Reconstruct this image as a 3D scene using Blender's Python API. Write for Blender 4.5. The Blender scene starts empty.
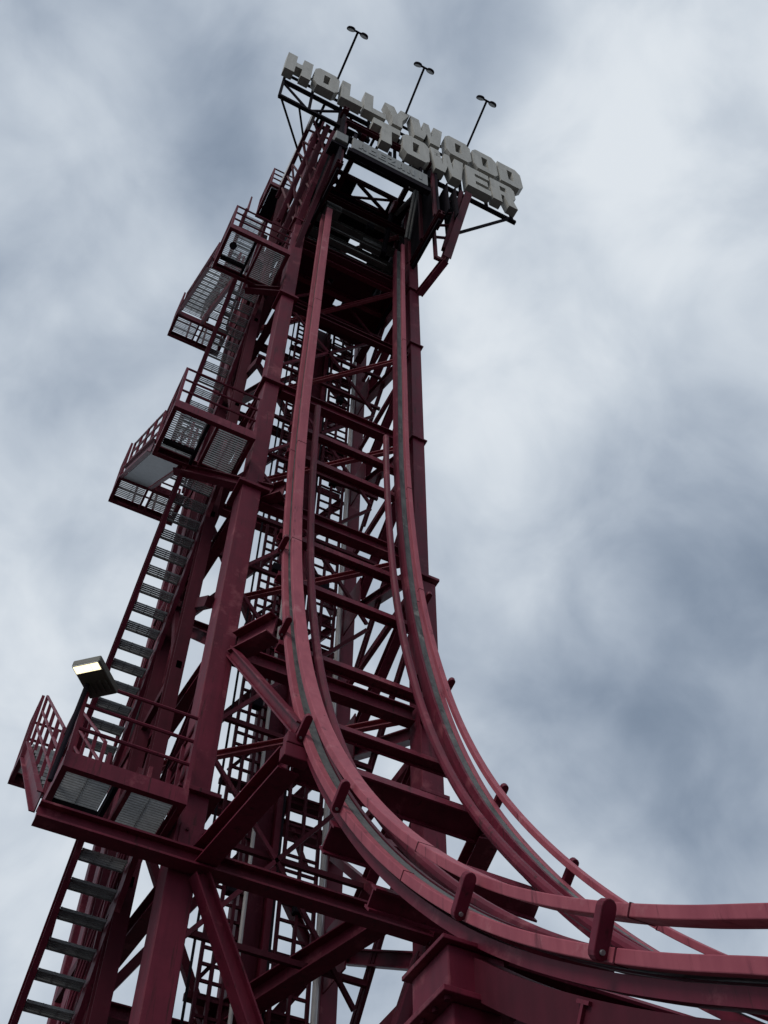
import bpy, bmesh, math, random
from mathutils import Vector, Matrix
random.seed(7)
sc = bpy.context.scene
COL = sc.collection

# ------------------------------------------------------------------ camera
RX = Vector((0.89096752, -0.45397063, 0.00935699))     # camera right
DN = Vector((0.37092917, 0.71579473, -0.59164977))     # camera down
FW = Vector((0.26189393, 0.53061151, 0.80614080))      # camera forward
cd = bpy.data.cameras.new('camera'); cam = bpy.data.objects.new('camera', cd); COL.objects.link(cam)
M = Matrix((RX, -DN, -FW)).transposed().to_4x4(); M.translation = (0, 0, 1.6)
cam.matrix_world = M
cd.sensor_width = 36; cd.lens = 1120 / 1024 * 36; cd.clip_start = 0.05; cd.clip_end = 2000
sc.camera = cam

# ------------------------------------------------------------------ sky and sun
SUN_EL, SUN_AZ = math.radians(52), math.radians(-62)   # azimuth measured from +Y towards +X
def pdir(px, py):
    d = RX * (px - 384) + DN * (py - 512) + FW * 1120
    return d.normalized()
w = bpy.data.worlds.new('World'); sc.world = w; w.use_nodes = True
nt = w.node_tree; N = nt.nodes; LK = nt.links; N.clear()
out = N.new('ShaderNodeOutputWorld'); bg = N.new('ShaderNodeBackground'); bg2 = N.new('ShaderNodeBackground')
mixs = N.new('ShaderNodeMixShader')
sky = N.new('ShaderNodeTexSky'); sky.sky_type = 'NISHITA'; sky.sun_disc = False
sky.sun_elevation = SUN_EL; sky.sun_rotation = SUN_AZ
LK.new(sky.outputs[0], bg.inputs[0]); bg.inputs[1].default_value = 0.08
tc = N.new('ShaderNodeTexCoord')
def mth(op, a, b=None, clamp=False):
    n = N.new('ShaderNodeMath'); n.operation = op; n.use_clamp = clamp
    for i, v in enumerate((a, b)):
        if v is None: continue
        if isinstance(v, (int, float)): n.inputs[i].default_value = v
        else: LK.new(v, n.inputs[i])
    return n.outputs[0]
sep = N.new('ShaderNodeSeparateXYZ'); LK.new(tc.outputs['Generated'], sep.inputs[0])
zc = mth('ADD', mth('MAXIMUM', sep.outputs[2], 0.0), 0.22)
cmb = N.new('ShaderNodeCombineXYZ')
LK.new(mth('DIVIDE', sep.outputs[0], zc), cmb.inputs[0]); LK.new(mth('DIVIDE', sep.outputs[1], zc), cmb.inputs[1])
def noise(scale, detail, rough, off, dist=0.0):
    mp = N.new('ShaderNodeMapping'); mp.inputs['Location'].default_value = off
    mp.inputs['Rotation'].default_value = (0, 0, 0.6); mp.inputs['Scale'].default_value = (1.0, 0.75, 1)
    LK.new(cmb.outputs[0], mp.inputs[0])
    n = N.new('ShaderNodeTexNoise'); n.inputs['Scale'].default_value = scale; n.inputs['Detail'].default_value = detail
    n.inputs['Roughness'].default_value = rough; n.inputs['Distortion'].default_value = dist
    LK.new(mp.outputs[0], n.inputs['Vector']); return n.outputs['Fac']
wn = N.new('ShaderNodeTexNoise'); wn.inputs['Scale'].default_value = 3.0; wn.inputs['Detail'].default_value = 3.0
LK.new(cmb.outputs[0], wn.inputs['Vector'])
wv = N.new('ShaderNodeVectorMath'); wv.operation = 'MULTIPLY_ADD'; wv.inputs[1].default_value = (.12, .12, 0)
LK.new(wn.outputs['Color'], wv.inputs[0]); LK.new(cmb.outputs[0], wv.inputs[2])
def noise2(scale, detail, rough, off):
    mp = N.new('ShaderNodeMapping'); mp.inputs['Location'].default_value = off
    LK.new(wv.outputs[0], mp.inputs[0])
    n = N.new('ShaderNodeTexNoise'); n.inputs['Scale'].default_value = scale; n.inputs['Detail'].default_value = detail; n.inputs['Roughness'].default_value = rough
    LK.new(mp.outputs[0], n.inputs['Vector']); return n.outputs['Fac']
n1 = noise2(4.2, 6.0, 0.5, (3.1, 1.7, 0.0))
# billowing cloud detail in 3D, so it is not stretched across the dome
def noise3(scale, detail, rough, off):
    mp = N.new('ShaderNodeMapping'); mp.inputs['Location'].default_value = off
    LK.new(tc.outputs['Generated'], mp.inputs[0])
    n = N.new('ShaderNodeTexNoise'); n.inputs['Scale'].default_value = scale; n.inputs['Detail'].default_value = detail; n.inputs['Roughness'].default_value = rough
    n.inputs['Distortion'].default_value = .35
    LK.new(mp.outputs[0], n.inputs['Vector']); return n.outputs['Fac']
n3 = noise3(9.0, 7.0, .5, (2.3, .7, 1.1)); n4 = noise3(4.5, 4.0, .5, (7.3, 2.7, 4.1))
val = mth('ADD', mth('MULTIPLY', mth('SUBTRACT', n1, 0.5), 0.30), mth('MULTIPLY', mth('SUBTRACT', n4, 0.5), 0.55))
val = mth('ADD', val, mth('MULTIPLY', mth('SUBTRACT', n3, 0.5), 0.75))
val = mth('ADD', val, 0.64)
# broad banks of brighter and darker cloud, by direction in the sky
for px, py, rad, wt in [(620, 300, .20, .20), (520, 170, .14, .08), (40, 560, .16, .20), (20, 900, .14, .12), (60, 100, .12, .08), (520, 600, .12, .06),
                        (225, 130, .085, -.30), (235, 200, .06, -.12), (480, 10, .08, -.10), (735, 650, .19, -.23), (610, 740, .13, -.16), (690, 430, .12, -.06),
                        (60, 430, .07, -.14), (90, 520, .05, -.10), (570, 830, .09, .10), (700, 860, .10, .05), (720, 80, .14, .16), (450, 400, .08, .10)]:
    d = pdir(px, py)
    vm = N.new('ShaderNodeVectorMath'); vm.operation = 'DISTANCE'; vm.inputs[1].default_value = d
    LK.new(tc.outputs['Generated'], vm.inputs[0])
    mr = N.new('ShaderNodeMapRange'); mr.interpolation_type = 'SMOOTHERSTEP'
    mr.inputs['From Min'].default_value = 0.0; mr.inputs['From Max'].default_value = rad * 1.5
    mr.inputs['To Min'].default_value = wt; mr.inputs['To Max'].default_value = 0.0
    LK.new(vm.outputs['Value'], mr.inputs['Value'])
    val = mth('ADD', val, mr.outputs[0])
ramp = N.new('ShaderNodeValToRGB'); LK.new(val, ramp.inputs[0])
cr = ramp.color_ramp; cr.interpolation = 'B_SPLINE'
for i, (p, c) in enumerate([(0.0, (.135, .18, .25)), (0.3, (.225, .28, .365)), (0.55, (.375, .435, .52)), (0.8, (.57, .63, .70)), (1.0, (.74, .785, .83))]):
    e = cr.elements[i] if i < 2 else cr.elements.new(p)
    e.position = p; e.color = (*c, 1)
LK.new(ramp.outputs[0], bg2.inputs[0]); bg2.inputs[1].default_value = 1.0
mixs.inputs[0].default_value = 0.95
LK.new(bg.outputs[0], mixs.inputs[1]); LK.new(bg2.outputs[0], mixs.inputs[2]); LK.new(mixs.outputs[0], out.inputs[0])

sl = bpy.data.lights.new('sun', 'SUN'); so = bpy.data.objects.new('sun', sl); COL.objects.link(so)
sl.energy = 1.4; sl.angle = math.radians(25); sl.color = (1.0, 0.96, 0.9)
sd = Vector((math.sin(SUN_AZ) * math.cos(SUN_EL), math.cos(SUN_AZ) * math.cos(SUN_EL), math.sin(SUN_EL)))
sd = Vector((-0.62, -0.35, 0.70)).normalized()
so.rotation_euler = sd.to_track_quat('Z', 'Y').to_euler()
sky.sun_elevation = math.asin(sd.z); sky.sun_rotation = math.atan2(sd.x, sd.y)

sc.view_settings.view_transform = 'Standard'; sc.view_settings.look = 'None'
sc.view_settings.exposure = 0.10; sc.view_settings.gamma = 1.0; sc.view_settings.use_curve_mapping = False

# ------------------------------------------------------------------ materials
def mat(name, c1, c2, scale=3.0, rough=0.55, metal=0.0, streak=0.35, spec=0.4, bump=0.0, wear=None, wpos=(.60, .70)):
    m = bpy.data.materials.new(name); m.use_nodes = True
    t = m.node_tree; b = t.nodes['Principled BSDF']
    tcn = t.nodes.new('ShaderNodeTexCoord')
    a = t.nodes.new('ShaderNodeTexNoise'); a.inputs['Scale'].default_value = scale; a.inputs['Detail'].default_value = 6; a.inputs['Roughness'].default_value = .65
    mp = t.nodes.new('ShaderNodeMapping'); mp.inputs['Scale'].default_value = (9, 9, .7)
    s = t.nodes.new('ShaderNodeTexNoise'); s.inputs['Scale'].default_value = scale * .6; s.inputs['Detail'].default_value = 4
    t.links.new(tcn.outputs['Object'], a.inputs['Vector']); t.links.new(tcn.outputs['Object'], mp.inputs[0]); t.links.new(mp.outputs[0], s.inputs['Vector'])
    mx = t.nodes.new('ShaderNodeMath'); mx.operation = 'MULTIPLY_ADD'; mx.inputs[1].default_value = streak
    t.links.new(s.outputs['Fac'], mx.inputs[0])
    m2 = t.nodes.new('ShaderNodeMath'); m2.operation = 'MULTIPLY'; m2.inputs[1].default_value = 1 - streak
    t.links.new(a.outputs['Fac'], m2.inputs[0]); t.links.new(m2.outputs[0], mx.inputs[2])
    r = t.nodes.new('ShaderNodeValToRGB'); r.color_ramp.elements[0].position = .36; r.color_ramp.elements[1].position = .64
    r.color_ramp.elements[0].color = (*c1, 1); r.color_ramp.elements[1].color = (*c2, 1)
    t.links.new(mx.outputs[0], r.inputs[0]); 
    col = r.outputs[0]
    for q, (wc, ws, wp) in enumerate(wear or []):
        wn_ = t.nodes.new('ShaderNodeTexNoise'); wn_.inputs['Scale'].default_value = ws; wn_.inputs['Detail'].default_value = 8; wn_.inputs['Roughness'].default_value = .7
        t.links.new((mp if q % 2 else tcn).outputs[0 if q % 2 else 'Object'], wn_.inputs['Vector'])
        wr = t.nodes.new('ShaderNodeMapRange'); wr.inputs['From Min'].default_value = wp[0]; wr.inputs['From Max'].default_value = wp[1]
        t.links.new(wn_.outputs['Fac'], wr.inputs['Value'])
        mxc = t.nodes.new('ShaderNodeMix'); mxc.data_type = 'RGBA'; mxc.inputs[7].default_value = (*wc, 1)
        t.links.new(wr.outputs[0], mxc.inputs[0]); t.links.new(col, mxc.inputs[6]); col = mxc.outputs[2]
    t.links.new(col, b.inputs['Base Color'])
    rr = t.nodes.new('ShaderNodeMapRange'); rr.inputs['To Min'].default_value = rough - .12; rr.inputs['To Max'].default_value = rough + .15
    t.links.new(a.outputs['Fac'], rr.inputs['Value']); t.links.new(rr.outputs[0], b.inputs['Roughness'])
    b.inputs['Metallic'].default_value = metal; b.inputs['Specular IOR Level'].default_value = spec
    if bump:
        bn = t.nodes.new('ShaderNodeBump'); bn.inputs['Strength'].default_value = bump; bn.inputs['Distance'].default_value = .02
        t.links.new(a.outputs['Fac'], bn.inputs['Height']); t.links.new(bn.outputs[0], b.inputs['Normal'])
    return m
MAR = mat('maroon_paint', (.092, .007, .020), (.150, .014, .033), 2.2, .55, spec=.22, wear=[((.23, .055, .072), 1.7, (.56, .68)), ((.045, .008, .012), 1.4, (.57, .68)), ((.09, .035, .02), 5.0, (.68, .74))])
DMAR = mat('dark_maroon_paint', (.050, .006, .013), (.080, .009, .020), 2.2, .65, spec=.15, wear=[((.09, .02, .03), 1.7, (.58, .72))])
PINK = mat('faded_red_track_paint', (.26, .052, .076), (.35, .084, .11), 2.6, .6, streak=.5, spec=.25, wear=[((.42, .16, .18), 2.3, (.57, .72)), ((.10, .018, .03), 1.3, (.58, .70)), ((.12, .06, .04), 6.0, (.68, .75))])
GREY = mat('worn_running_steel', (.05, .05, .05), (.135, .135, .13), 5, .5, .3, spec=.25, wear=[((.25, .24, .225), 2.0, (.58, .68)), ((.035, .03, .03), 1.2, (.54, .64))])
GALV = mat('galvanised_steel', (.20, .21, .215), (.30, .31, .315), 4, .5, .3)
DARK = mat('dark_and_shaded_steel', (.010, .008, .012), (.020, .016, .022), 4, .9, spec=.05)  # dark steel, lowered further so the colour holds the head panels' shade
MACH = mat('grey_machine_steel', (.13, .13, .125), (.24, .24, .23), 3, .5, .2)
LETT = mat('letter_grey_paint', (.34, .33, .30), (.43, .42, .385), 1.6, .6, streak=.6, wear=[((.30, .29, .26), 2.2, (.56, .72)), ((.26, .245, .21), 1.2, (.58, .70))])
PANEL = mat('name_panel_grey', (.19, .195, .19), (.25, .255, .25), 2.0, .6)
PANL2 = mat('name_panel_lettering', (.20, .205, .20), (.25, .255, .25), 2.0, .6)
PALE = mat('pale_pipe', (.42, .40, .39), (.55, .53, .52), 3, .5)
OLIVE = mat('lamp_housing', (.055, .055, .042), (.085, .085, .065), 6, .5)
def emis(name, c, s):
    m = bpy.data.materials.new(name); m.use_nodes = True; b = m.node_tree.nodes['Principled BSDF']
    b.inputs['Base Color'].default_value = (*c, 1); b.inputs['Emission Color'].default_value = (*c, 1); b.inputs['Emission Strength'].default_value = s
    return m
LIT = emis('lit_led', (1, .86, .52), 1.7)
ASPH = mat('asphalt', (.045, .045, .045), (.065, .063, .06), 1.2, .85, bump=.3)

# ------------------------------------------------------------------ mesh helpers
class MB:
    def __init__(s): s.v = []; s.f = []
    def add(s, vs, fs):
        o = len(s.v); s.v += [tuple(v) for v in vs]; s.f += [tuple(i + o for i in f) for f in fs]
    def prism(s, prof, p0, p1, up=(0, 0, 1)):
        """prof: polygon (a,b) list extruded p0->p1; a along side, b along up"""
        p0 = Vector(p0); p1 = Vector(p1); t = (p1 - p0).normalized(); u = Vector(up)
        if abs(t.dot(u.normalized())) > .98: u = Vector((0, 1, 0)) if abs(t.y) < .9 else Vector((1, 0, 0))
        side = t.cross(u).normalized(); u = side.cross(t).normalized()
        n = len(prof); vs = [p0 + side * a + u * b for a, b in prof] + [p1 + side * a + u * b for a, b in prof]
        fs = [(i, (i + 1) % n, n + (i + 1) % n, n + i) for i in range(n)]
        fs += [tuple(range(n))[::-1], tuple(range(n, 2 * n))]
        s.add(vs, fs)
    def bar(s, p0, p1, w=.1, h=.1, up=(0, 0, 1)):
        s.prism([(-w / 2, -h / 2), (w / 2, -h / 2), (w / 2, h / 2), (-w / 2, h / 2)], p0, p1, up)
    def hbeam(s, p0, p1, w=.2, h=.2, up=(0, 0, 1), t=.018):
        a, b, t2 = w / 2, h / 2, t * .6
        s.prism([(-a, -b), (a, -b), (a, -b + t)], p0, p1, up) if 0 else None
        s.prism([(-a, -b), (a, -b), (a, -b + t), (t2, -b + t), (t2, b - t), (a, b - t), (a, b), (-a, b), (-a, b - t), (-t2, b - t), (-t2, -b + t), (-a, -b + t)], p0, p1, up)
    def chan(s, p0, p1, w=.08, h=.2, up=(0, 0, 1), t=.015, sgn=1):
        q = [(0, -h / 2), (w, -h / 2), (w, -h / 2 + t), (t, -h / 2 + t), (t, h / 2 - t), (w, h / 2 - t), (w, h / 2), (0, h / 2)]
        if sgn < 0: q = [(-a, b) for a, b in q][::-1]
        s.prism(q, p0, p1, up)
    def tube(s, p0, p1, r=.03, n=8, r2=None):
        p0 = Vector(p0); p1 = Vector(p1); r2 = r if r2 is None else r2
        t = (p1 - p0).normalized(); u = Vector((0, 0, 1)) if abs(t.z) < .95 else Vector((0, 1, 0))
        a = t.cross(u).normalized(); b = a.cross(t)
        vs = []
        for p, rr in ((p0, r), (p1, r2)):
            for i in range(n):
                g = 2 * math.pi * i / n; vs.append(p + a * math.cos(g) * rr + b * math.sin(g) * rr)
        s.add(vs, [(i, (i + 1) % n, n + (i + 1) % n, n + i) for i in range(n)] + [tuple(range(n))[::-1], tuple(range(n, 2 * n))])
    def box(s, x0, x1, y0, y1, z0, z1):
        s.add([(x0, y0, z0), (x1, y0, z0), (x1, y1, z0), (x0, y1, z0), (x0, y0, z1), (x1, y0, z1), (x1, y1, z1), (x0, y1, z1)],
              [(0, 3, 2, 1), (4, 5, 6, 7), (0, 1, 5, 4), (1, 2, 6, 5), (2, 3, 7, 6), (3, 0, 4, 7)])
    def sweep(s, prof, path, frames):
        n = len(prof); vs = []
        for p, (a, b) in zip(path, frames): vs += [p + a * x + b * y for x, y in prof]
        fs = []
        for k in range(len(path) - 1):
            for i in range(n):
                j = (i + 1) % n; fs.append((k * n + i, k * n + j, (k + 1) * n + j, (k + 1) * n + i))
        fs += [tuple(range(n))[::-1], tuple((len(path) - 1) * n + i for i in range(n))]
        s.add(vs, fs)
    def build(s, name, material, parent=None, bevel=0.0, smooth=False):
        me = bpy.data.meshes.new(name)
        off = WL(parent) if parent else Vector((0, 0, 0))
        me.from_pydata([tuple(Vector(v) - off) for v in s.v], [], s.f); me.update()
        bm = bmesh.new(); bm.from_mesh(me); bmesh.ops.recalc_face_normals(bm, faces=bm.faces); bm.to_mesh(me); bm.free()
        me.materials.append(material)
        o = bpy.data.objects.new(name, me); COL.objects.link(o)
        if parent: o.parent = parent
        if smooth:
            for p in me.polygons: p.use_smooth = True
            me.set_sharp_from_angle(angle=math.radians(35))
        if bevel:
            b = o.modifiers.new('bevel', 'BEVEL'); b.width = bevel; b.segments = 2; b.limit_method = 'ANGLE'; b.angle_limit = math.radians(40)
        return o
def WL(o):
    v = Vector(o.location)
    while o.parent: o = o.parent; v += Vector(o.location)
    return v
def thing(name, label, cat, loc=(0, 0, 0), group=None):
    o = bpy.data.objects.new(name, None); COL.objects.link(o); o.location = loc
    o['label'] = label; o['category'] = cat
    if group: o['group'] = group
    return o
def one(name, mt, parent, fn, *a, **k):
    bev = k.pop('bevel', 0); sm = k.pop('smooth', False)
    m = MB(); getattr(m, fn)(*a, **k); return m.build(name, mt, parent, bev, sm)
V = Vector

# ------------------------------------------------------------------ ground
g = MB(); g.add([(-900, -900, 0), (900, -900, 0), (900, 900, 0), (-900, 900, 0)], [(0, 1, 2, 3)])
go = g.build('ground', ASPH); go['kind'] = 'structure'

# ------------------------------------------------------------------ steel tower
T = thing('steel_tower', 'tall maroon steel lattice tower of columns and braces behind the curved track', 'tower', (4.2, 12, 0))
LV = [2.0, 5.5, 9.0, 12.5, 16.0, 19.5, 23.0, 26.4, 29.8]
def boxcol(x0, x1, y0, y1, z0, z1): return one('column', MAR, T, 'box', x0, x1, y0, y1, z0, z1, bevel=.012)
boxcol(2.46, 2.78, 10.0, 10.38, 0, 16.0); boxcol(2.52, 2.80, 10.05, 10.38, 16.05, 33.6)
boxcol(5.55, 5.88, 10.0, 10.33, 0, 15.4); boxcol(5.53, 5.78, 10.02, 10.27, 15.6, 31.0)
boxcol(2.30, 2.60, 13.05, 13.35, 0, 29.5); boxcol(2.34, 2.54, 14.1, 14.3, 0, 29.5)
boxcol(5.60, 5.86, 13.05, 13.32, 0, 29.5)
one('column', MAR, T, 'hbeam', (4.52, 13.2, 0), (4.52, 13.2, 28.5), .42, .5, (1, 0, 0), .09)
# splice flanges
for z in (6.9, 9.95, 16.02):
    one('flange_plate', MAR, T, 'box', 2.38, 2.90, 9.93, 10.5, z - .03, z + .03, bevel=.006)
for z in (11.1, 15.5):
    one('flange_plate', MAR, T, 'box', 5.50, 5.93, 9.95, 10.38, z - .03, z + .03, bevel=.006)
for z in (19.6, 23.4, 26.15):
    one('flange_plate', MAR, T, 'box', 5.49, 5.82, 9.97, 10.32, z - .02, z + .02, bevel=.006)
for z in (19.4, 23.0, 27.0):
    one('flange_plate', MAR, T, 'box', 2.45, 2.87, 9.98, 10.45, z - .03, z + .03, bevel=.006)
FL, FR, BL, BR, BM = V((2.64, 10.2, 0)), V((5.71, 10.17, 0)), V((2.45, 13.2, 0)), V((5.73, 13.18, 0)), V((4.52, 13.2, 0))
Z = lambda p, z: V((p.x, p.y, z))
def hb(n, a, b, w, h, mt=MAR, up=(0, 0, 1)): return one(n, mt, T, 'hbeam', a, b, w, h, up, .02)
def trim(a, b, d):
    t = (b - a).normalized(); return a + t * d, b - t * d
for i, z in enumerate(LV):
    if z < 1: continue
    for a, b, h in ((FL, FR, .26), (BL, BM, .2), (BM, BR, .2), (FL, BL, .24)):
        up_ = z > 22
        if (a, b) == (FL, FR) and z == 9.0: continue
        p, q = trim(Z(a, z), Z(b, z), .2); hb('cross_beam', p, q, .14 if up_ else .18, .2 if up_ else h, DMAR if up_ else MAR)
    if z > 10:
        p, q = trim(Z(BL, z + .1), Z(FR, z + .1), .35)
        one('plan_brace', PINK, T, 'chan', p, q, .08, .12)
for i in range(len(LV) - 1):
    z0, z1 = LV[i], LV[i + 1]; zm = (z0 + z1) / 2
    # left side: single diagonals, two by two
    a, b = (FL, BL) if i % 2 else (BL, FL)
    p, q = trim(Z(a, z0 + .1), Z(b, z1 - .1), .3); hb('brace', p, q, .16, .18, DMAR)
NODES = [3.6, 7.0, 10.4, 14.0, 17.5, 21.6, 25.2, 28.2]; RLV = [2.0, 5.3, 8.7, 12.2, 15.75, 19.5, 23.4, 26.6, 29.8]
for i, zc in enumerate(NODES):
    c = V((5.73, 12.85, zc))
    for zz in (RLV[i + 1] - .15, RLV[i] + .15):
        p, q = trim(c, V((5.71, 10.2, zz)), .3); hb('brace', p, q, .16, .20)
    one('gusset_plate', MAR, T, 'box', 5.62, 5.645, 12.35, 13.04, zc - .48, zc + .48, bevel=.004)
    # back plane, fanning from the same nodes to the middle column
    for zz in (RLV[i + 1] - .1, RLV[i] + .1):
        p, q = trim(V((5.6, 13.2, zc)), V((4.55, 13.2, zz)), .22); hb('brace', p, q, .12, .14)
    p, q = trim(V((5.5, 13.24, zc)), V((4.75, 13.24, zc)), .05); one('brace', MAR, T, 'chan', p, q, .08, .16)
    for zz, z2 in ((RLV[i], RLV[i + 1]), (RLV[i + 1], RLV[i])):
        if zz > z2 and i % 2: continue
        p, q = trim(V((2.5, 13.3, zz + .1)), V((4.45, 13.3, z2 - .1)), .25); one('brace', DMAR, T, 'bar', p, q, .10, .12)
    # twin tie rods in the right side plane
    for dy in (0, .17):
        p, q = V((5.73, 12.7 - dy, zc - 1.75)), V((5.71, 10.5 - dy * .6, zc + .75)); one('tie_rod', DMAR, T, 'bar', p, q, .05, .08)
    # light struts between the two right hand columns
    one('side_strut', MAR, T, 'chan', V((5.72, 10.4, RLV[i + 1])), V((5.72, 13.0, RLV[i + 1])), .08, .14)
# fine lattice in the middle of the shaft
for z in LV[2:-1]:
    zt = z + 1.75
    for k, (x0, x1, za, zb) in enumerate(((3.0, 4.3, z, zt), (4.3, 5.5, zt, z), (3.0, 4.3, zt + 1.6, zt), (4.3, 5.5, zt, zt + 1.6))):
        one('lattice_bar', DMAR if k % 2 else MAR, T, 'bar', (x0, 11.75, za), (x1, 11.75, zb), .05, .06)
    for zz in (z + .45, zt + .1): one('lattice_bar', DMAR, T, 'bar', (2.7, 11.85, zz), (5.7, 11.85, zz), .06, .08)
# slender columns and ties of the stair tower
for x, y in ((2.30, 11.1), (2.32, 12.5)):
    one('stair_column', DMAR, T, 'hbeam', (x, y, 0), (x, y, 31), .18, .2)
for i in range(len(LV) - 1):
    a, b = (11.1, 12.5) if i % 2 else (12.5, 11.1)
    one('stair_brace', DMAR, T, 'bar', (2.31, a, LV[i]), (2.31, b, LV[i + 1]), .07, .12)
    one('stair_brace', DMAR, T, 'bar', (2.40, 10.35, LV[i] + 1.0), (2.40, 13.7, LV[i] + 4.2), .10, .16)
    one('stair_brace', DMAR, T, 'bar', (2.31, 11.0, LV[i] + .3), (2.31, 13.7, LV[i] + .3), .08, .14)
# braces that carry the curved track
P = lambda *a: V(a)
def strut(a, b, w=.24, h=.26, mt=MAR): return hb('track_strut', V(a), V(b), w, h, mt)
strut((2.78, 9.98, 9.05), (3.0, 8.12, 9.12), .24, .28)
one('strut_head', MAR, T, 'box', 2.88, 3.16, 7.96, 8.10, 9.03, 9.20, bevel=.01); one('strut_head', MAR, T, 'box', 2.9, 3.12, 7.97, 8.09, 9.22, 9.36, bevel=.01)
strut((2.74, 9.98, 12.3), (3.04, 8.05, 9.5), .12, .14)
strut((2.80, 10.0, 12.45), (3.08, 9.35, 12.35), .26, .34)
strut((5.70, 10.0, 12.45), (5.28, 9.35, 12.35), .26, .34)
strut((5.70, 9.98, 9.05), (5.30, 8.12, 9.12), .24, .28)
one('track_strut', MAR, T, 'bar', (5.66, 13.0, 12.1), (5.68, 10.35, 9.35), .10, .12)
strut((4.1, 13.6, 9.2), (5.62, 10.2, 9.75), .26, .3)
strut((2.78, 9.9, 8.85), (4.6, 10.1, 5.6), .16, .18)
strut((4.6, 10.1, 5.8), (5.55, 10.1, 8.8), .16, .18)
strut((2.84, 10.2, 16.1), (3.1, 9.85, 16.05), .2, .3); strut((5.52, 10.2, 16.1), (5.3, 9.85, 16.05), .2, .3)
one('walk_beam', MAR, T, 'hbeam', (0.97, 9.87, 8.97), (5.52, 9.87, 8.97), .2, .2, (0, 0, 1), .025)
one('walk_beam', MAR, T, 'hbeam', (1.5, 10.72, 16.72), (2.95, 10.0, 16.1), .14, .2, (0, 0, 1), .025)
one('walk_beam', MAR, T, 'hbeam', (1.9, 10.72, 23.9), (2.8, 10.2, 23.6), .14, .2, (0, 0, 1), .025)
for x0, x1, y, zc, hh in ((2.50, 3.05, 9.965, 9.22, .26), (5.3, 5.9, 9.965, 9.22, .26)):
    gp = one('gusset_plate', MAR, T, 'box', x0, x1, y, y + .02, zc - hh, zc + hh, bevel=.003)
    for bx in (x0 + .08, (x0 + x1) / 2, x1 - .08):
        for bz in (zc - hh + .08, zc + hh - .08): one('bolt', DMAR, gp, 'tube', (bx, y, bz), (bx, y - .022, bz), .02, 6)
# ---- head of the tower
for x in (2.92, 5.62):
    one('side_panel', DARK, T, 'box', x - .03, x + .03, 8.62, 12.4, 27.35, 31.6)  # shade on the panel faces is put into their near-black colour
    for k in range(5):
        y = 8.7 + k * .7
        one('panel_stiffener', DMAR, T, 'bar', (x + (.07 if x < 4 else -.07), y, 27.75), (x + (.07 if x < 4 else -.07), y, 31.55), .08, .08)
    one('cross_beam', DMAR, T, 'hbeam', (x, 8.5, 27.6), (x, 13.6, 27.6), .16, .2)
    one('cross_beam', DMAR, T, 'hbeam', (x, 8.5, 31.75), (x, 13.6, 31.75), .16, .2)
# machine deck, dark underside with a few openings
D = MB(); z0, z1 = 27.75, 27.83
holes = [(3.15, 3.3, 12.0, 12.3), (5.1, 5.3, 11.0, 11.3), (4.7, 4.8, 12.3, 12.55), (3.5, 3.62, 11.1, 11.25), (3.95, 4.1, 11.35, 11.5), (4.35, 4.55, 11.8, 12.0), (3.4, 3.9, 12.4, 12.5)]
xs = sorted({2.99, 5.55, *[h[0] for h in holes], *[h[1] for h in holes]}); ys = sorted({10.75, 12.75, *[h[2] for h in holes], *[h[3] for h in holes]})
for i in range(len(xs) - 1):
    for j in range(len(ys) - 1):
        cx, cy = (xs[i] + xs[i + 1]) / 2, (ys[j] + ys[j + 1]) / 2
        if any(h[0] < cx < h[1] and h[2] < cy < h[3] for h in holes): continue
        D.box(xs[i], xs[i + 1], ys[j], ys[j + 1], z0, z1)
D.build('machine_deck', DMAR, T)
for y in (10.9, 11.6, 12.3): one('deck_joist', MAR, T, 'hbeam', (2.99, y, 27.62), (5.55, y, 27.62), .12, .2)
# roof frame
for y, zz, mt, wd, h in ((9.95, 31.2, DMAR, .10, .14), (10.45, 31.2, DMAR, .10, .14), (10.5, 30.2, MACH, .12, .12), (10.72, 29.6, MACH, .20, .16), (11.05, 29.35, MACH, .22, .14), (11.0, 28.6, MACH, .12, .12), (8.66, 31.2, DMAR, .14, .2)):
    one('roof_beam', mt, T, 'hbeam', (2.99, y, zz), (5.55, y, zz), wd, h)
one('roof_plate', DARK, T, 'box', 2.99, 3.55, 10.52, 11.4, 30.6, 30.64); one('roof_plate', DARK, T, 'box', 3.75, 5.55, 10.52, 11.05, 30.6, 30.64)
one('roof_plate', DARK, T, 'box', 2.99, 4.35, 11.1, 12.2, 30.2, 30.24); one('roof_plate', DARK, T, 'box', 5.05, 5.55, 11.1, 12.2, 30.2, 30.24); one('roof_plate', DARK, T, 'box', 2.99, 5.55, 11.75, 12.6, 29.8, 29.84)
for k in range(3):
    x = (3.3, 4.0, 4.5)[k]
    if k == 1: continue
    x2 = (.32, 0, .5)[k]
    if k == 2: x, x2 = 4.0, 1.0
    one('roof_brace', DMAR, T, 'bar', (x, 10.0, 31.2), (x + x2, 10.4, 31.2), .09, .06); one('roof_brace', DMAR, T, 'bar', (x + x2, 10.0, 31.13), (x, 10.4, 31.13), .06, .06)
for x in (3.55, 5.2): one('roof_beam', DMAR, T, 'bar', (x, 8.7, 31.05), (x, 10.4, 31.05), .14, .16)
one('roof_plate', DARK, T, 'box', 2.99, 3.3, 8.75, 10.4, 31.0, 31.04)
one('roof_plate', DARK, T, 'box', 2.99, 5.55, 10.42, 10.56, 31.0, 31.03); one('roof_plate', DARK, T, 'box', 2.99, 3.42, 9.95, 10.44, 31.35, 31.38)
one('roof_plate', DARK, T, 'box', 3.62, 3.98, 10.0, 10.4, 31.22, 31.25); one('roof_plate', DARK, T, 'box', 5.0, 5.55, 10.0, 10.4, 31.22, 31.25)
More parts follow.
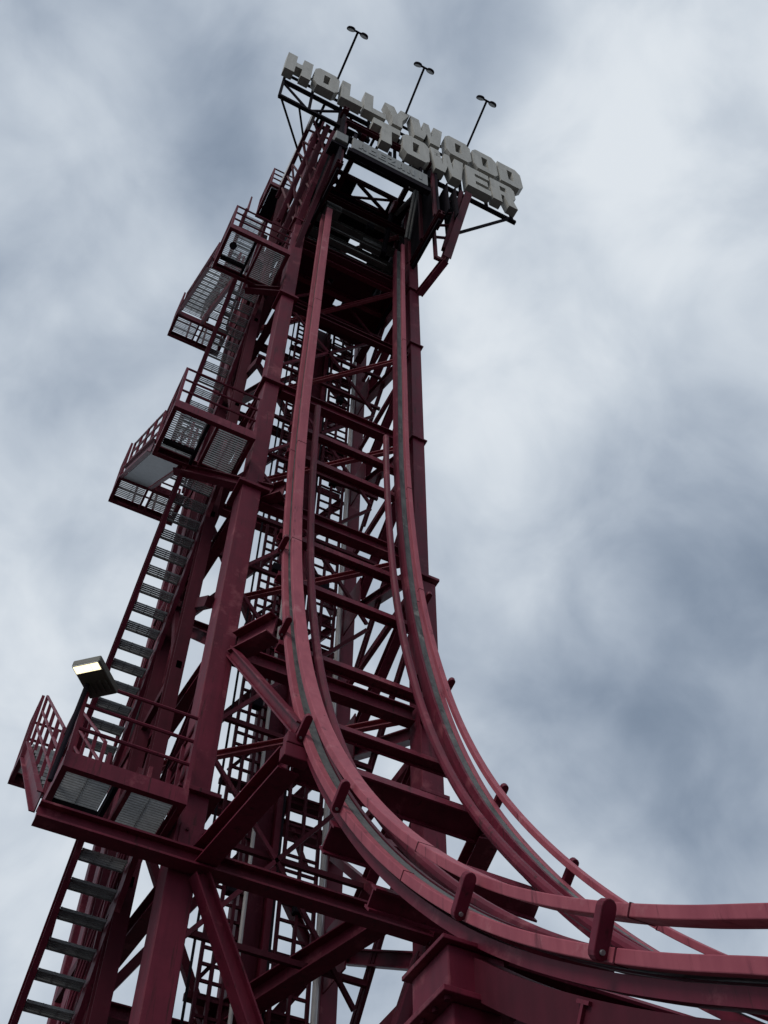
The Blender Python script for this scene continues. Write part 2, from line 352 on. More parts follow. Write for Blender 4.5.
one('roof_plate', DARK, T, 'box', 4.2, 4.45, 8.75, 9.15, 30.4, 30.43); one('machine_arm', MACH, T, 'tube', (5.2, 10.1, 30.6), (5.42, 8.95, 30.2), .06)
one('sheave', MAR, T, 'tube', (5.02, 10.0, 30.7), (5.12, 10.0, 30.7), .2, 16); one('machine_arm', DARK, T, 'tube', (5.1, 10.1, 30.9), (5.0, 10.4, 28.4), .07)
# winch machinery hanging under the roof
for x0, x1, y0, y1, za, zb, mt in ((3.3, 3.75, 10.35, 10.65, 29.6, 30.0, MACH), (4.5, 5.1, 10.6, 10.85, 29.2, 29.4, MACH), (4.55, 4.75, 10.45, 10.6, 29.7, 30.1, DARK), (5.0, 5.15, 8.8, 9.0, 29.6, 31.0, MACH)):
    one('machine_box', mt, T, 'box', x0, x1, y0, y1, za, zb, bevel=.02)
for z in (29.0, 28.3):
    one('machine_rail', MACH, T, 'bar', (3.3, 10.62, z), (5.2, 10.62, z), .05, .07)
for x in (5.28, 5.36): one('machine_rail', MACH, T, 'tube', (x, 9.7, 28.2), (x - .02, 8.9, 31.1), .04)
# slanted brackets that carry the sign
one('sign_bracket', MAR, T, 'hbeam', (5.76, 10.0, 26.0), (6.0, 9.12, 26.4), .16, .2)
one('sign_bracket', DMAR, T, 'hbeam', (6.0, 9.12, 26.4), (6.58, 8.70, 30.3), .2, .24)
one('sign_bracket', DMAR, T, 'bar', (5.80, 9.2, 26.5), (5.80, 9.2, 31.6), .07, .09)
one('sign_bracket', DMAR, T, 'bar', (5.80, 9.2, 26.55), (5.95, 9.15, 26.42), .08, .1)
one('sign_bracket', DMAR, T, 'bar', (5.98, 9.1, 27.0), (6.42, 8.72, 30.4), .10, .12)
for k in range(4):
    z = 27.6 + k * .75; one('sign_bracket', DMAR, T, 'bar', (5.78, 9.3, z + .4), (6.1 + .11 * k, 9.0 - .08 * k, z), .05, .06)
for x in (5.95, 6.2):
    one('wing_panel', DARK, T, 'box', x, x + .03, 8.66, 9.3, 28.6, 30.4)
# leaning bundle that carries the left end of the sign
BU = [((2.10, 10.75, 29.6), (2.22, 9.05, 31.7), .10, DMAR), ((2.24, 10.65, 28.0), (2.45, 9.0, 31.3), .12, MAR), ((2.36, 10.6, 26.6), (2.60, 8.95, 31.0), .13, DMAR), ((2.50, 10.5, 25.6), (2.78, 8.9, 30.6), .13, MAR), ((2.62, 10.3, 25.0), (2.90, 8.8, 29.4), .12, DMAR)]
for a, b, wd, mt in BU: one('sign_bracket', mt, T, 'hbeam', a, b, wd, wd, (0, 0, 1), .02)
for k in range(6):
    t = .12 + k * .14
    a = V(BU[0][0]).lerp(V(BU[0][1]), t); b = V(BU[3][0]).lerp(V(BU[3][1]), min(1, t + .12)); one('sign_bracket', DMAR, T, 'bar', a, b, .04, .05)
    if k % 2: one('sign_bracket', DMAR, T, 'bar', V(BU[0][0]).lerp(V(BU[0][1]), min(1, t + .14)), V(BU[3][0]).lerp(V(BU[3][1]), t), .04, .05)
one('pale_duct', PALE, T, 'box', 2.16, 2.24, 8.95, 12.6, 31.25, 31.75)

# ------------------------------------------------------------------ track
prof = [(9.85, 27.5), (9.85, 24), (9.82, 21), (9.74, 17.4), (9.60, 15.6), (9.36, 13.75), (9.02, 12.2), (8.46, 10.45), (7.86, 9.15), (7.14, 7.98), (6.35, 6.93), (5.65, 6.15), (4.83, 5.38), (3.94, 4.71), (3.35, 4.33), (2.94, 4.09)]
cyc, czc, rc = -2.97, 14.76, 12.23
for a in (-26, -22, -18, -14, -10, -6, -2): prof.append((cyc + rc * math.sin(math.radians(-a)), czc - rc * math.cos(math.radians(a))))
prof += [(-4.5, 2.56), (-7, 2.55), (-11, 2.55)]
def catmull(pts, n=8):
    r = []
    for i in range(len(pts) - 1):
        p0 = pts[max(i - 1, 0)]; p1 = pts[i]; p2 = pts[i + 1]; p3 = pts[min(i + 2, len(pts) - 1)]
        for k in range(n):
            t = k / n
            # non-uniform safe: cubic Hermite with chord-scaled tangents
            d1 = math.dist(p1, p2); d0 = max(math.dist(p0, p1), 1e-6); d2 = max(math.dist(p2, p3), 1e-6)
            def tan(a, b, c, da, db):
                return [((b[q] - a[q]) / da * db + (c[q] - b[q]) / db * da) / (da + db) for q in (0, 1)] if da > 1e-5 and db > 1e-5 else [(c[q] - a[q]) / max(da + db, 1e-6) for q in (0, 1)]
            m1 = tan(p0, p1, p2, d0, d1) if i > 0 else [(p2[q] - p1[q]) / d1 for q in (0, 1)]
            m2 = tan(p1, p2, p3, d1, d2) if i < len(pts) - 2 else [(p2[q] - p1[q]) / d1 for q in (0, 1)]
            h = ((2 * t**3 - 3 * t**2 + 1), (t**3 - 2 * t**2 + t), (-2 * t**3 + 3 * t**2), (t**3 - t**2))
            r.append(tuple(h[0] * p1[q] + h[1] * d1 * m1[q] + h[2] * p2[q] + h[3] * d1 * m2[q] for q in (0, 1)))
    r.append(pts[-1]); return r
YZ = catmull(prof, 8)
TAN = []
for i in range(len(YZ)):
    a = YZ[max(i - 1, 0)]; b = YZ[min(i + 1, len(YZ) - 1)]; d = math.dist(a, b); TAN.append(((b[0] - a[0]) / d, (b[1] - a[1]) / d))
def nrm(i): ty, tz = TAN[i]; return (tz, -ty)       # towards the inside of the bend
for i in range(len(YZ)):
    assert nrm(i)[0] <= 0.2
def at_z(z):
    return min(range(len(YZ)), key=lambda i: abs(YZ[i][1] - z) + (100 if YZ[i][0] < 0 else 0))
TRK = thing('coaster_track', 'dusty red coaster track with two double rails bending down from the tower', 'track', (4.2, 9, 0))
def path(x, off, i0=0, i1=None):
    i1 = len(YZ) if i1 is None else i1
    P_, F_ = [], []
    for i in range(i0, i1):
        n = nrm(i); of = off(i) if callable(off) else off; P_.append(V((x, YZ[i][0] + n[0] * of, YZ[i][1] + n[1] * of))); F_.append((V((1, 0, 0)), V((0, n[0], n[1]))))
    return P_, F_
def rectp(w, h): return [(-w / 2, -h / 2), (w / 2, -h / 2), (w / 2, h / 2), (-w / 2, h / 2)]
XL, XR = 3.17, 5.15
def UPO(i): return .215
for x, s in ((XL, 1), (XR, -1)):
    one('rail_flange', PINK, TRK, 'sweep', rectp(.075, .072), *path(x - s * .0725, 0), bevel=.006)
    one('running_rail', GREY, TRK, 'sweep', rectp(.10, .066), *path(x + s * .016, 0), bevel=.008)
    one('inner_flange', MAR, TRK, 'sweep', rectp(.035, .085), *path(x + s * .085, 0))
    one('upper_rail', PINK, TRK, 'sweep', rectp(.15 if s > 0 else .08, .066 if s > 0 else .055), *path(x, UPO), bevel=.006)
    one('rail_backing', MAR, TRK, 'sweep', rectp(.12, .08), *path(x + s * .02, -.105))
    ig = at_z(18.7)
    one('guide_rail', MAR, TRK, 'sweep', [(.055 * math.cos(k * math.pi / 5), .055 * math.sin(k * math.pi / 5)) for k in range(10)], *path(x + s * .31, .02, ig), smooth=True)
# cross ties
def tie(z, w=.16, h=.2, mt=MAR, off=-.3):
    i = at_z(z); n = nrm(i); y, zz = YZ[i][0] + n[0] * off, YZ[i][1] + n[1] * off
    return one('cross_tie', mt, TRK, 'hbeam', (XL - .07, y, zz), (XR + .07, y, zz), w, h, (0, n[0], n[1]), .02)
for z, h in ((18.5, .2), (17.36, .2), (15.0, .2), (13.68, .2), (12.0, .2), (10.55, .2), (9.3, .36), (7.9, .3), (6.75, .24), (5.6, .3), (4.7, .24), (3.95, .24), (3.4, .24), (2.95, .24)):
    tie(z, .16 if h > .25 else .11, h * (.85 if h > .25 else .72))
# stadium shaped bracket plates on the outside of each rail
for z in (13.9, 11.75, 9.35, 7.7, 5.6, 4.6, 3.75, 3.2, 2.85):
    i = at_z(z); n = nrm(i); t = TAN[i]
    U = V((0, n[0], n[1])); TT = V((0, t[0], t[1])); uo = UPO(i)
    for x, s in ((XL, 1), (XR, -1)):
        c = V((x - s * .145, YZ[i][0], YZ[i][1]))
        pr = []
        for k in range(7): a = math.pi * k / 6; pr.append((.042 * math.cos(a), uo - .01 + .042 * math.sin(a)))
        for k in range(7): a = math.pi + math.pi * k / 6; pr.append((.042 * math.cos(a), 0 + .042 * math.sin(a)))
        m = MB(); m.prism(pr, c - TT * .03, c + TT * .03, U); b = m.build('rail_bracket', MAR, TRK, .006)
        for q in (0.0,):
            m = MB(); m.tube(c + U * q + TT * .03, c + U * q + TT * .045, .013, 8); m.build('bracket_bolt', GALV, b)
# joint seams
for z in (22.5, 16.9, 13.9, 6.3, 4.55, 3.6):
    i = at_z(z); n = nrm(i); t = TAN[i]; TT = V((0, t[0], t[1]))
    for x, s in ((XL, 1), (XR, -1)):
        for xx, of, ww, hh in ((x - s * .0725, 0, .081, .078), (x, UPO(i), .156 if s > 0 else .086, .072 if s > 0 else .061)):
            c = V((xx, YZ[i][0] + n[0] * of, YZ[i][1] + n[1] * of))
            one('rail_joint', DMAR, TRK, 'bar', c - TT * .006, c + TT * .006, ww, hh, (0, n[0], n[1]))

# ------------------------------------------------------------------ track support portals
def portal(y, ztop, label):
    S = thing('support_portal', label, 'support', (4.2, y, 0), 'portals that carry the track')
    for x in (3.14, 5.26):
        c = one('column', MAR, S, 'box', x - .16, x + .16, y - .02, y + .38, 0.04, ztop - .34, bevel=.01)
        one('cap_plate', MAR, S, 'box', x - .26, x + .26, y - .10, y + .46, ztop - .338, ztop - .30, bevel=.005)
        one('cap_plate', MAR, S, 'box', x - .24, x + .24, y - .08, y + .44, ztop + .0, ztop + .03, bevel=.005)
        one('head_box', MAR, S, 'box', x - .19, x + .19, y - .04, y + .40, ztop - .298, ztop - .003, bevel=.01)
        for bx in (x - .21, x + .21):
            for by in (y - .05, y + .09, y + .23, y + .37): one('bolt', DMAR, c, 'tube', (bx, by, ztop - .365), (bx, by, ztop - .337), .02, 6)
        one('base_plate', MAR, S, 'box', x - .28, x + .28, y - .12, y + .48, 0.0, .04)
    one('crossbeam', DMAR, S, 'hbeam', (3.34, y + .18, ztop - .17), (5.06, y + .18, ztop - .17), .26, .30, (0, 0, 1), .03)
    for x in (XL, XR): one('saddle', MAR, S, 'box', x - .1, x + .1, y + .1, y + .3, ztop + .032, ztop + .16)
i = at_z(5.75); portal(YZ[i][0] - .15, YZ[i][1] - .40, 'maroon portal frame with flanged box columns under the bend of the track')
i = at_z(3.1); portal(YZ[i][0] - .2, YZ[i][1] - .40, 'maroon portal frame under the low run of the track nearest the viewer')
# spine girders under the bend
for x, s in ((XL, 1), (XR, -1)):
    i0, i1 = at_z(5.6), at_z(2.7)
    one('girder', DMAR, TRK, 'sweep', [(-.1, -.1), (.1, -.1), (.1, .1), (-.1, .1)], *path(x + s * .05, -.30, i0, i1))

# ------------------------------------------------------------------ lift ladders at the back of the shaft
def ladder(x0, x1, y, za, zb, label, n=3, pitch=.3):
    Ld = thing('lift_rack', label, 'ladder', (x0, y, za), 'lift racks in the shaft')
    for k in range(n):
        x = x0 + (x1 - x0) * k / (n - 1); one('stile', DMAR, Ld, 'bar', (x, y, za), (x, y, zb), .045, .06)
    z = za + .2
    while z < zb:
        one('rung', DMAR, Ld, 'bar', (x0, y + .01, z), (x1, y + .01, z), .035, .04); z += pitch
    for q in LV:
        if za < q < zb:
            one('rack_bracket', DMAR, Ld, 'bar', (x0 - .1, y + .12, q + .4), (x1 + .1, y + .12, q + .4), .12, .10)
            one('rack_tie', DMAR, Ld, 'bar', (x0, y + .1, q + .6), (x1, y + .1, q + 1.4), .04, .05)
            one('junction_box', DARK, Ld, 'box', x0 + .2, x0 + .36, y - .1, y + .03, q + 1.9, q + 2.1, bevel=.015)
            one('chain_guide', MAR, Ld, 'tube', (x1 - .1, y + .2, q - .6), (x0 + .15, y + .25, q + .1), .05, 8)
    return Ld
ladder(3.84, 4.36, 12.95, 6.8, 28.5, 'tall four-stile steel rack left of the middle rear column, seen between the columns', 4, .235)
ladder(4.85, 5.38, 12.95, 6.8, 28.5, 'tall three-stile steel rack right of the middle rear column, behind the left rail', 3, .27)
for x, y, za, zb, r, lab in ((4.26, 12.7, 6, 27, .03, 'pale thin vertical pipe beside the left lift rack'), (5.44, 12.85, 6, 27, .045, 'pale vertical pipe beside the right lift rack')):
    o = one('vertical_pipe', PALE, None, 'tube', (x, y, za), (x, y, zb), r, 10, smooth=True); o['label'] = lab; o['category'] = 'pipe'
for k, (x, lab) in enumerate(((3.5, 'leftmost thin dark lift cable hanging in the tower shaft'), (3.68, 'second thin dark lift cable from the left in the tower shaft'), (4.72, 'thin dark lift cable just right of the middle rear column'))):
    o = one('lift_cable', DARK, None, 'tube', (x, 12.8, 0.3), (x, 12.8, 27.6), .02, 6); o['label'] = lab; o['category'] = 'cable'; o['group'] = 'lift cables'

# ------------------------------------------------------------------ stairs
def rail_run(parent, pts, h=1.05, posts=4, rails=(1.05, .7, .36), mt=MAR, r=.022):
    """a railing along one straight run pts=(a,b)"""
    a, b = map(V, pts)
    R_ = MB()
    for q in rails: R_.tube(a + V((0, 0, q)), b + V((0, 0, q)), r, 6)
    R = R_.build('handrail', mt, parent)
    for k in range(posts):
        p = a + (b - a) * k / (posts - 1); one('rail_post', mt, R, 'bar', p, p + V((0, 0, h)), .045, .045)
    return R
def grating(parent, x0, x1, y0, y1, z, name='grating'):
    m = MB(); y = y0
    while y <= y1 + .001: m.bar((x0, y, z), (x1, y, z), .006, .035); y += .042
    nx = max(2, int((x1 - x0) / .2) + 1)
    for k in range(nx):
        x = x0 + (x1 - x0) * k / (nx - 1); m.bar((x, y0, z + .012), (x, y1, z + .012), .008, .012)
    return m.build(name, GALV, parent)
def platform(x0, x1, y0, y1, z, label, plates=False):
    Pf = thing('stair_platform', label, 'platform', ((x0 + x1) / 2, (y0 + y1) / 2, z - .2), 'front platforms of the stair')
    xm = (x0 + x1) / 2
    for y, s in ((y0, 1), (y1, -1)): one('edge_beam', MAR, Pf, 'chan', (x0, y, z - .1), (x1, y, z - .1), .08, .2, (0, 0, 1), .015, -s)
    for x, s in ((x0, -1), (x1, 1)): one('edge_beam', MAR, Pf, 'chan', (x, y0 + .02, z - .1), (x, y1 - .02, z - .1), .07, .18, (0, 0, 1), .015, -s)
    for dx in (-.07, .07): one('joist', DARK if dx < 0 else MAR, Pf, 'bar', (xm + dx, y0 + .09, z - .12), (xm + dx, y1 - .09, z - .12), .05, .15)
    one('joist', DARK, Pf, 'bar', (x0 + .08, y1 - .3, z - .13), (xm - .1, y1 - .3, z - .13), .07, .1)
    grating(Pf, x0 + .08, xm - .1, y0 + .09, y1 - .09, z - .02); grating(Pf, xm + .1, x1 - .08, y0 + .09, y1 - .09, z - .02)
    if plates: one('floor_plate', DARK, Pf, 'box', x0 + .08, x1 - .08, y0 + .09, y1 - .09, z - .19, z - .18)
    rail_run(Pf, ((x0 + .03, y0 + .03, z), (x1 - .03, y0 + .03, z)), posts=2)
    rail_run(Pf, ((x1 - .03, y0 + .08, z), (x1 - .03, y1 - .03, z)), posts=3)
    rail_run(Pf, ((x0 + .03, y0 + .08, z), (x0 + .03, y1 - .03, z)), posts=3)
    return Pf
def landing(x0, x1, y0, y1, z, label):
    Ln = thing('half_landing', label, 'landing', ((x0 + x1) / 2, (y0 + y1) / 2, z - .2), 'rear half landings of the stair')
    xm = (x0 + x1) / 2
    for y, s in ((y0, 1), (y1, -1)): one('edge_beam', MAR, Ln, 'chan', (x0, y, z - .1), (x1, y, z - .1), .07, .2, (0, 0, 1), .015, -s)
    for x, s in ((x0, -1), (x1, 1)): one('edge_beam', MAR, Ln, 'chan', (x, y0 + .02, z - .1), (x, y1 - .02, z - .1), .07, .18, (0, 0, 1), .015, -s)
    for dx in (-.06, .06): one('joist', MAR, Ln, 'bar', (xm + dx, y0 + .08, z - .11), (xm + dx, y1 - .08, z - .11), .04, .15)
    grating(Ln, x0 + .08, xm - .09, y0 + .08, y1 - .08, z - .02); grating(Ln, xm + .09, x1 - .08, y0 + .08, y1 - .08, z - .02)
    rail_run(Ln, ((x0 + .03, y1 - .03, z), (x1 - .03, y1 - .03, z)), posts=4)
    rail_run(Ln, ((x0 + .03, y0 + .03, z), (x0 + .03, y1 - .08, z)), posts=3)
    return Ln
def flight(x0, x1, ya, za, yb, zb, label, rails=(0, 1), posts=5, skew=0.0, soffit=False):
    """treads from (ya,za) foot to (yb,zb) head"""
    F = thing('stair_flight', label, 'stairs', ((x0 + x1) / 2, ya, za - .2), 'flights of the stair')
    n = max(3, round((zb - za) / .25))
    a0, b0 = V((0, ya, za - .08)), V((0, yb, zb - .08))
    for x, s in ((x0, -1), (x1, 1)):
        one('stringer', MAR, F, 'chan', a0 + V((x + skew, 0, 0)), b0 + V((x, 0, 0)), .07, .24, (0, 0, 1), .014, s * (1 if yb > ya else -1))
    for k in range(1, n):
        t = k / n; y = ya + (yb - ya) * t; z = za + (zb - za) * t
        m = MB(); e = skew * (1 - t)
        for j in range(5): m.bar((x0 + e + .015, y - .08 + j * .04, z), (x1 + e - .015, y - .08 + j * .04, z), .006, .034)
        m.bar((x0 + e + .015, y + (.10 if yb < ya else -.10), z), (x1 + e - .015, y + (.10 if yb < ya else -.10), z), .012, .045)
        for j in range(4):
            x = x0 + e + .03 + (x1 - x0 - .06) * j / 3; m.bar((x, y - .09, z + .01), (x, y + .09, z + .01), .008, .014)
        m.build('tread', GALV, F)
    if soffit:
        m = MB(); d = V((0, yb - ya, zb - za)).normalized(); o = V((0, 0, -.23)); e = V((skew, 0, 0))
        q = [V((x0 + .02, ya, za)) + o + e, V((x1 - .02, ya, za)) + o + e, V((x1 - .02, yb, zb)) + o, V((x0 + .02, yb, zb)) + o]
        m.add(q + [v + V((0, 0, .012)) for v in q], [(0, 1, 2, 3), (7, 6, 5, 4), (0, 4, 5, 1), (1, 5, 6, 2), (2, 6, 7, 3), (3, 7, 4, 0)]); m.build('soffit', GALV, F)
    for q in rails:
        x = (x0 + .02, x1 - .02)[q]; rail_run(F, ((x + skew, ya, za + .05), (x, yb, zb + .05)), posts=posts, h=.98, rails=(.98, .66, .34))
    return F
YP0, YP1, YR0, YR1 = 9.6, 10.64, 13.75, 14.45
XO0, XO1, XI0, XI1 = .95, 1.50, 1.64, 2.20
levels = [9.62, 16.9, 24.15, 31.3]
names = ['lowest', 'second lowest', 'third']
platform(1.05, 2.43, YP0, YP1, levels[0], 'lowest stair platform, with the lit floodlight on its corner')
platform(1.05, 2.43, YP0, YP1, levels[1], 'middle stair platform halfway up the tower, with a plain flight rising behind it')
platform(1.05, 2.43, YP0, YP1, levels[2], 'upper stair platform high on the tower, see-through floor panels')
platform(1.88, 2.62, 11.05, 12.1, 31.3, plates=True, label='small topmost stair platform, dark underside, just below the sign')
RL = []
for k, lev in enumerate([2.0] + levels[:3]):
    if k == 0: zr = 5.5
    else: zr = lev + 3.3
    RL.append(zr)
    nm = ['hidden low rear landing', 'lowest rear half landing at the far left edge', 'middle rear half landing beyond the plain flight', 'upper rear half landing beyond the ribbed flight'][k]
    landing(.88, 2.25, YR0, YR1, zr, 'maroon ' + nm if k else 'maroon rear half landing at the foot of the lowest flight')
    if k:
        flight(XO0, XO1, YP1 + .02, lev + .15, YR0 - .02, zr, ['', 'short outer flight rising back from the lowest platform', 'outer flight with plain grey underside rising back from the middle platform', 'outer flight with ribbed light grey treads rising back from the upper platform'][k], skew=.09, soffit=(k == 2))
    nxt = levels[k] if k < 3 else 31.3
    flight(XI0, XI1, YR0 - .02, zr, (YP1 + .02) if k < 3 else 12.12, nxt, ['steep inner flight of open treads climbing to the lowest platform at the lower left', 'steep inner flight of open treads between the lowest and middle platforms', 'steep inner flight of open treads between the middle and upper platforms', 'topmost inner flight climbing to the small platform under the sign'][k])

# ------------------------------------------------------------------ floodlight on the lowest platform
FLD = thing('floodlight', 'olive grey floodlight with lit white lamps on a slanted post above the lowest platform', 'floodlight', (.97, 9.55, 9.2))
one('post', DARK, FLD, 'tube', (.97, 9.56, 9.15), (1.04, 9.52, 10.52), .028, 8, smooth=True)
ux = V((.73, -.68, 0)).normalized(); uy = V((-.68, -.73, .06)).normalized(); uz = ux.cross(uy); uz = uz if uz.z > 0 else -uz
def obox(m, c, A, B_, C_):
    vs = [c + ux * A * i + uy * B_ * j + uz * C_ * k for k in (-1, 1) for j in (-1, 1) for i in (-1, 1)]
    m.add(vs, [(0, 2, 3, 1), (4, 5, 7, 6), (0, 1, 5, 4), (1, 3, 7, 5), (3, 2, 6, 7), (2, 0, 4, 6)])
c0 = V((1.09, 9.42, 10.56))
m = MB(); obox(m, c0, .17, .25, .05); hd = m.build('lamp_head', OLIVE, FLD, .015)
m = MB(); obox(m, c0 + uy * .19 - uz * .053, .155, .062, .006); m.build('bezel', GALV, FLD)
for k in (-1, 0, 1):
    m = MB(); obox(m, c0 + uy * .192 - uz * .061 + ux * k * .10, .047, .05, .004); m.build('lamp', LIT, FLD)
for k in range(5):
    m = MB(); obox(m, c0 + uy * -.1 - uz * .055 + ux * (k - 2) * .06, .006, .085, .012); m.build('cooling_fin', OLIVE, FLD)
# small unlit lamp on the upper platform
SL = thing('small_lamp', 'small dark unlit round lamp hanging under the upper platform floor', 'lamp', (1.25, 9.75, 23.8))
one('lamp_stem', DARK, SL, 'tube', (1.25, 9.95, 23.9), (1.25, 9.85, 23.6), .02, 6)
m = MB(); m.tube((1.25, 9.85, 23.66), (1.25, 9.80, 23.58), .055, 12, .08); m.build('lamp_head', DARK, SL)

# ------------------------------------------------------------------ the big letter sign
G = {
 'H': [[(0, 0), (.37, 0), (.37, 1), (0, 1)], [(.63, 0), (1, 0), (1, 1), (.63, 1)], [(.37, .38), (.63, .38), (.63, .62), (.37, .62)]],
 'O': [[(0, .16), (.16, 0), (.38, 0), (.38, 1), (.16, 1), (0, .84)], [(.62, 0), (.84, 0), (1, .16), (1, .84), (.84, 1), (.62, 1)], [(.38, 0), (.62, 0), (.62, .26), (.38, .26)], [(.38, .74), (.62, .74), (.62, 1), (.38, 1)]],
 'L': [[(0, 0), (.40, 0), (.40, 1), (0, 1)], [(.40, 0), (1, 0), (1, .28), (.40, .28)]],
 'Y': [[(.31, 0), (.69, 0), (.69, .40), (.31, .40)], [(0, 1), (.31, .40), (.5, .40), (.5, .68), (.37, 1)], [(.5, .40), (.69, .40), (1, 1), (.63, 1), (.5, .68)]],
 'W': [[(0, 1), (.12, 0), (.40, 0), (.27, 1)], [(.352, .37), (.40, 0), (.5, .40), (.5, 1), (.42, 1)], [(.60, 0), (.648, .37), (.58, 1), (.5, 1), (.5, .40)], [(.60, 0), (.88, 0), (1, 1), (.73, 1)]],
 'D': [[(0, 0), (.38, 0), (.38, 1), (0, 1)], [(.62, 0), (.80, 0), (1, .18), (1, .82), (.80, 1), (.62, 1)], [(.38, 0), (.62, 0), (.62, .25), (.38, .25)], [(.38, .75), (.62, .75), (.62, 1), (.38, 1)]],
 'T': [[(0, .70), (1, .70), (1, 1), (0, 1)], [(.31, 0), (.69, 0), (.69, .70), (.31, .70)]],
 'E': [[(0, 0), (.38, 0), (.38, 1), (0, 1)], [(.38, 0), (1, 0), (1, .24), (.38, .24)], [(.38, .39), (.92, .39), (.92, .62), (.38, .62)], [(.38, .76), (1, .76), (1, 1), (.38, 1)]],
 'R': [[(0, 0), (.37, 0), (.37, 1), (0, 1)], [(.37, .80), (.63, .80), (.63, 1), (.37, 1)], [(.37, .38), (.63, .38), (.63, .58), (.37, .58)], [(.63, .38), (.88, .38), (1, .5), (1, .88), (.88, 1), (.63, 1)], [(.50, .38), (.64, 0), (1, 0), (.86, .38)]],
 'A': [[(0, 0), (.34, 0), (.52, 1), (.3, 1)], [(.66, 0), (1, 0), (.7, 1), (.52, 1)], [(.38, .2), (.63, .2), (.59, .42), (.41, .42)]],
 'B': [[(0, 0), (.36, 0), (.36, 1), (0, 1)], [(.36, 0), (.9, 0), (1, .1), (1, .42), (.36, .42)], [(.36, .58), (.95, .58), (.95, .9), (.85, 1), (.36, 1)]],
 'Z': [[(0, 0), (1, 0), (1, .24), (0, .24)], [(0, .76), (1, .76), (1, 1), (0, 1)], [(0, .24), (.42, .24), (1, .76), (.58, .76)]],
 'N': [[(0, 0), (.32, 0), (.32, 1), (0, 1)], [(.68, 0), (1, 0), (1, 1), (.68, 1)], [(.32, .7), (.68, 0), (.68, .3), (.32, 1)]],
 'I': [[(.3, 0), (.7, 0), (.7, 1), (.3, 1)]],
}
def letter(ch, x, z, wd, h, y0, dep, mt, parent, bev=0.0):
    m = MB()
    for poly in G[ch]:
        n = len(poly); vs = [(x + a * wd, y0, z + b * h) for a, b in poly] + [(x + a * wd, y0 + dep, z + b * h) for a, b in poly]
        m.add(vs, [tuple(range(n)), tuple(range(n, 2 * n))[::-1]] + [(i, n + i, n + (i + 1) % n, (i + 1) % n) for i in range(n)])
    return m.build('letter', mt, parent, bev)
SG = thing('roof_sign', 'big grey block letters reading HOLLYWOOD TOWER on a dark truss at the tower top', 'sign', (4.7, 8.7, 30))
for ch, x0, x1 in (('H', 1.05, 1.80), ('O', 1.88, 2.62), ('L', 2.70, 3.34), ('L', 3.40, 4.06), ('Y', 4.02, 4.82), ('W', 4.83, 5.86), ('O', 5.95, 6.76), ('O', 6.83, 7.62), ('D', 7.69, 8.44)):
    letter(ch, x0, 32.47, x1 - x0, 1.53, 8.5, .24, LETT, SG)
for ch, x0, x1 in (('T', 3.70, 4.50), ('O', 4.58, 5.38), ('W', 5.42, 6.45), ('E', 6.52, 7.24), ('R', 7.30, 8.06)):
    letter(ch, x0, 30.62, x1 - x0, 1.53, 8.5, .24, LETT, SG)
def sb(n, a, b, w=.08, h=.08, mt=DARK): return one(n, mt, SG, 'bar', a, b, w, h)
for z in (32.38, 31.05): sb('truss_chord', (1.15, 8.82, z), (3.75, 8.82, z), .10, .12)
for z in (32.32, 30.52): sb('truss_chord', (3.75, 8.82, z), (8.15, 8.82, z), .10, .12)
for z in (33.0, 33.7): sb('truss_chord', (1.1, 8.8, z), (8.4, 8.8, z), .06, .08)
for k, x in enumerate((1.17, 2.0, 2.85, 3.7)): sb('truss_post', (x, 8.82, 31.05), (x, 8.82, 33.9), .07, .07)
for a, b in ((1.17, 2.0), (2.85, 2.0), (2.85, 3.7)): sb('truss_diagonal', (a, 8.84, 32.35), (b, 8.84, 31.1), .05, .06)
for x in (4.5, 5.4, 6.48, 7.27, 8.05): sb('truss_post', (x, 8.82, 30.5), (x, 8.82, 33.9), .07, .07)
for z in (32.38, 31.05): sb('truss_chord', (2.35, 9.45, z), (5.9, 9.45, z), .09, .10)
for x in (2.4, 3.2, 4.0, 5.0, 5.85):
    sb('truss_post', (x, 8.84, 31.05), (x, 9.45, 31.05), .07, .07); sb('truss_post', (x, 8.84, 32.36), (x, 9.45, 32.36), .07, .07)
for a, b in ((1.25, 2.45), (1.75, 2.5)):
    sb('stay', (a, 8.85, 31.0), (b, 10.2, 31.4 - (.3 if a < 1.5 else -.4)), .05, .05)
sb('stay', (8.0, 8.78, 30.6), (6.32, 9.03, 28.2), .06, .06)
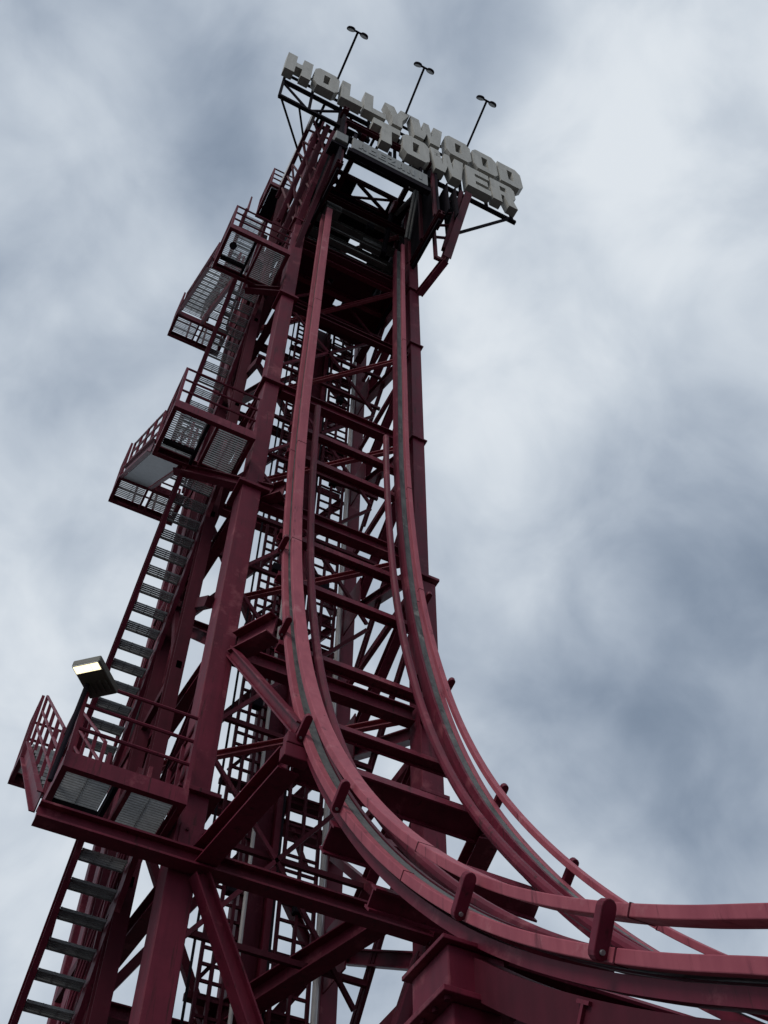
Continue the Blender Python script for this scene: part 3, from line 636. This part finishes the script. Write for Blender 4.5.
# name panel below the letters
NP = thing('name_panel', 'narrow grey panel with faint raised lettering, set below the word TOWER', 'sign', (4.25, 8.55, 29))
one('panel', PANEL, NP, 'box', 3.18, 5.28, 8.50, 8.60, 28.95, 29.72, bevel=.01)
one('frame', DARK, NP, 'box', 3.10, 5.36, 8.52, 8.66, 28.72, 28.945)
one('frame', DARK, NP, 'box', 3.10, 5.36, 8.54, 8.66, 29.725, 29.80)
for k, ch in enumerate('ABEZANI'):
    letter(ch, 3.34 + k * .27, 29.12, .20, .44, 8.484, .015, PANL2, NP)
for x in (3.3, 4.3, 5.2): one('hanger', DARK, NP, 'bar', (x, 8.7, 28.8), (x, 8.7, 30.6), .08, .08)
BX = thing('control_box', 'dim grey equipment box in a dark frame left of the name panel', 'box', (2.98, 8.6, 29.2))
one('casing', MACH, BX, 'box', 2.72, 3.06, 8.52, 8.9, 29.15, 29.7, bevel=.02); one('frame', DARK, BX, 'box', 2.66, 3.1, 8.6, 8.95, 29.0, 29.145)

# ------------------------------------------------------------------ sign lamps on booms
for x, ye, ze, lab in ((2.55, 7.28, 34.45, 'left twin lamp on a thin boom over the letters HOL'), (4.69, 7.36, 34.85, 'middle twin lamp on a thin boom over the letters YW'), (6.69, 7.30, 34.62, 'right twin lamp on a thin boom over the second and third O')):
    S = thing('sign_lamp', lab, 'lamp', (x, 8.55, 33.9), 'lamps on booms over the sign')
    one('boom', DARK, S, 'tube', (x, 8.78, 33.75), (x, ye, ze), .032, 8, smooth=True)
    one('crossbar', DARK, S, 'tube', (x - .2, ye, ze + .03), (x + .2, ye, ze + .03), .03, 8)
    for s in (-1, 1):
        m = MB(); c = V((x + s * .2, ye, ze + .02)); a = V((.95, 0, .05 * s)); b = V((0, .86, -.5)); n_ = a.cross(b)
        ax = V((s * .10, -.80, .60)).normalized()
        m.tube(c - ax * .035, c + ax * .035, .135, 14, .11); h = m.build('lamp_head', DARK, S, .02)
        m = MB(); m.tube(c - ax * .042, c - ax * .037, .10, 14); m.build('lens', MACH, h)
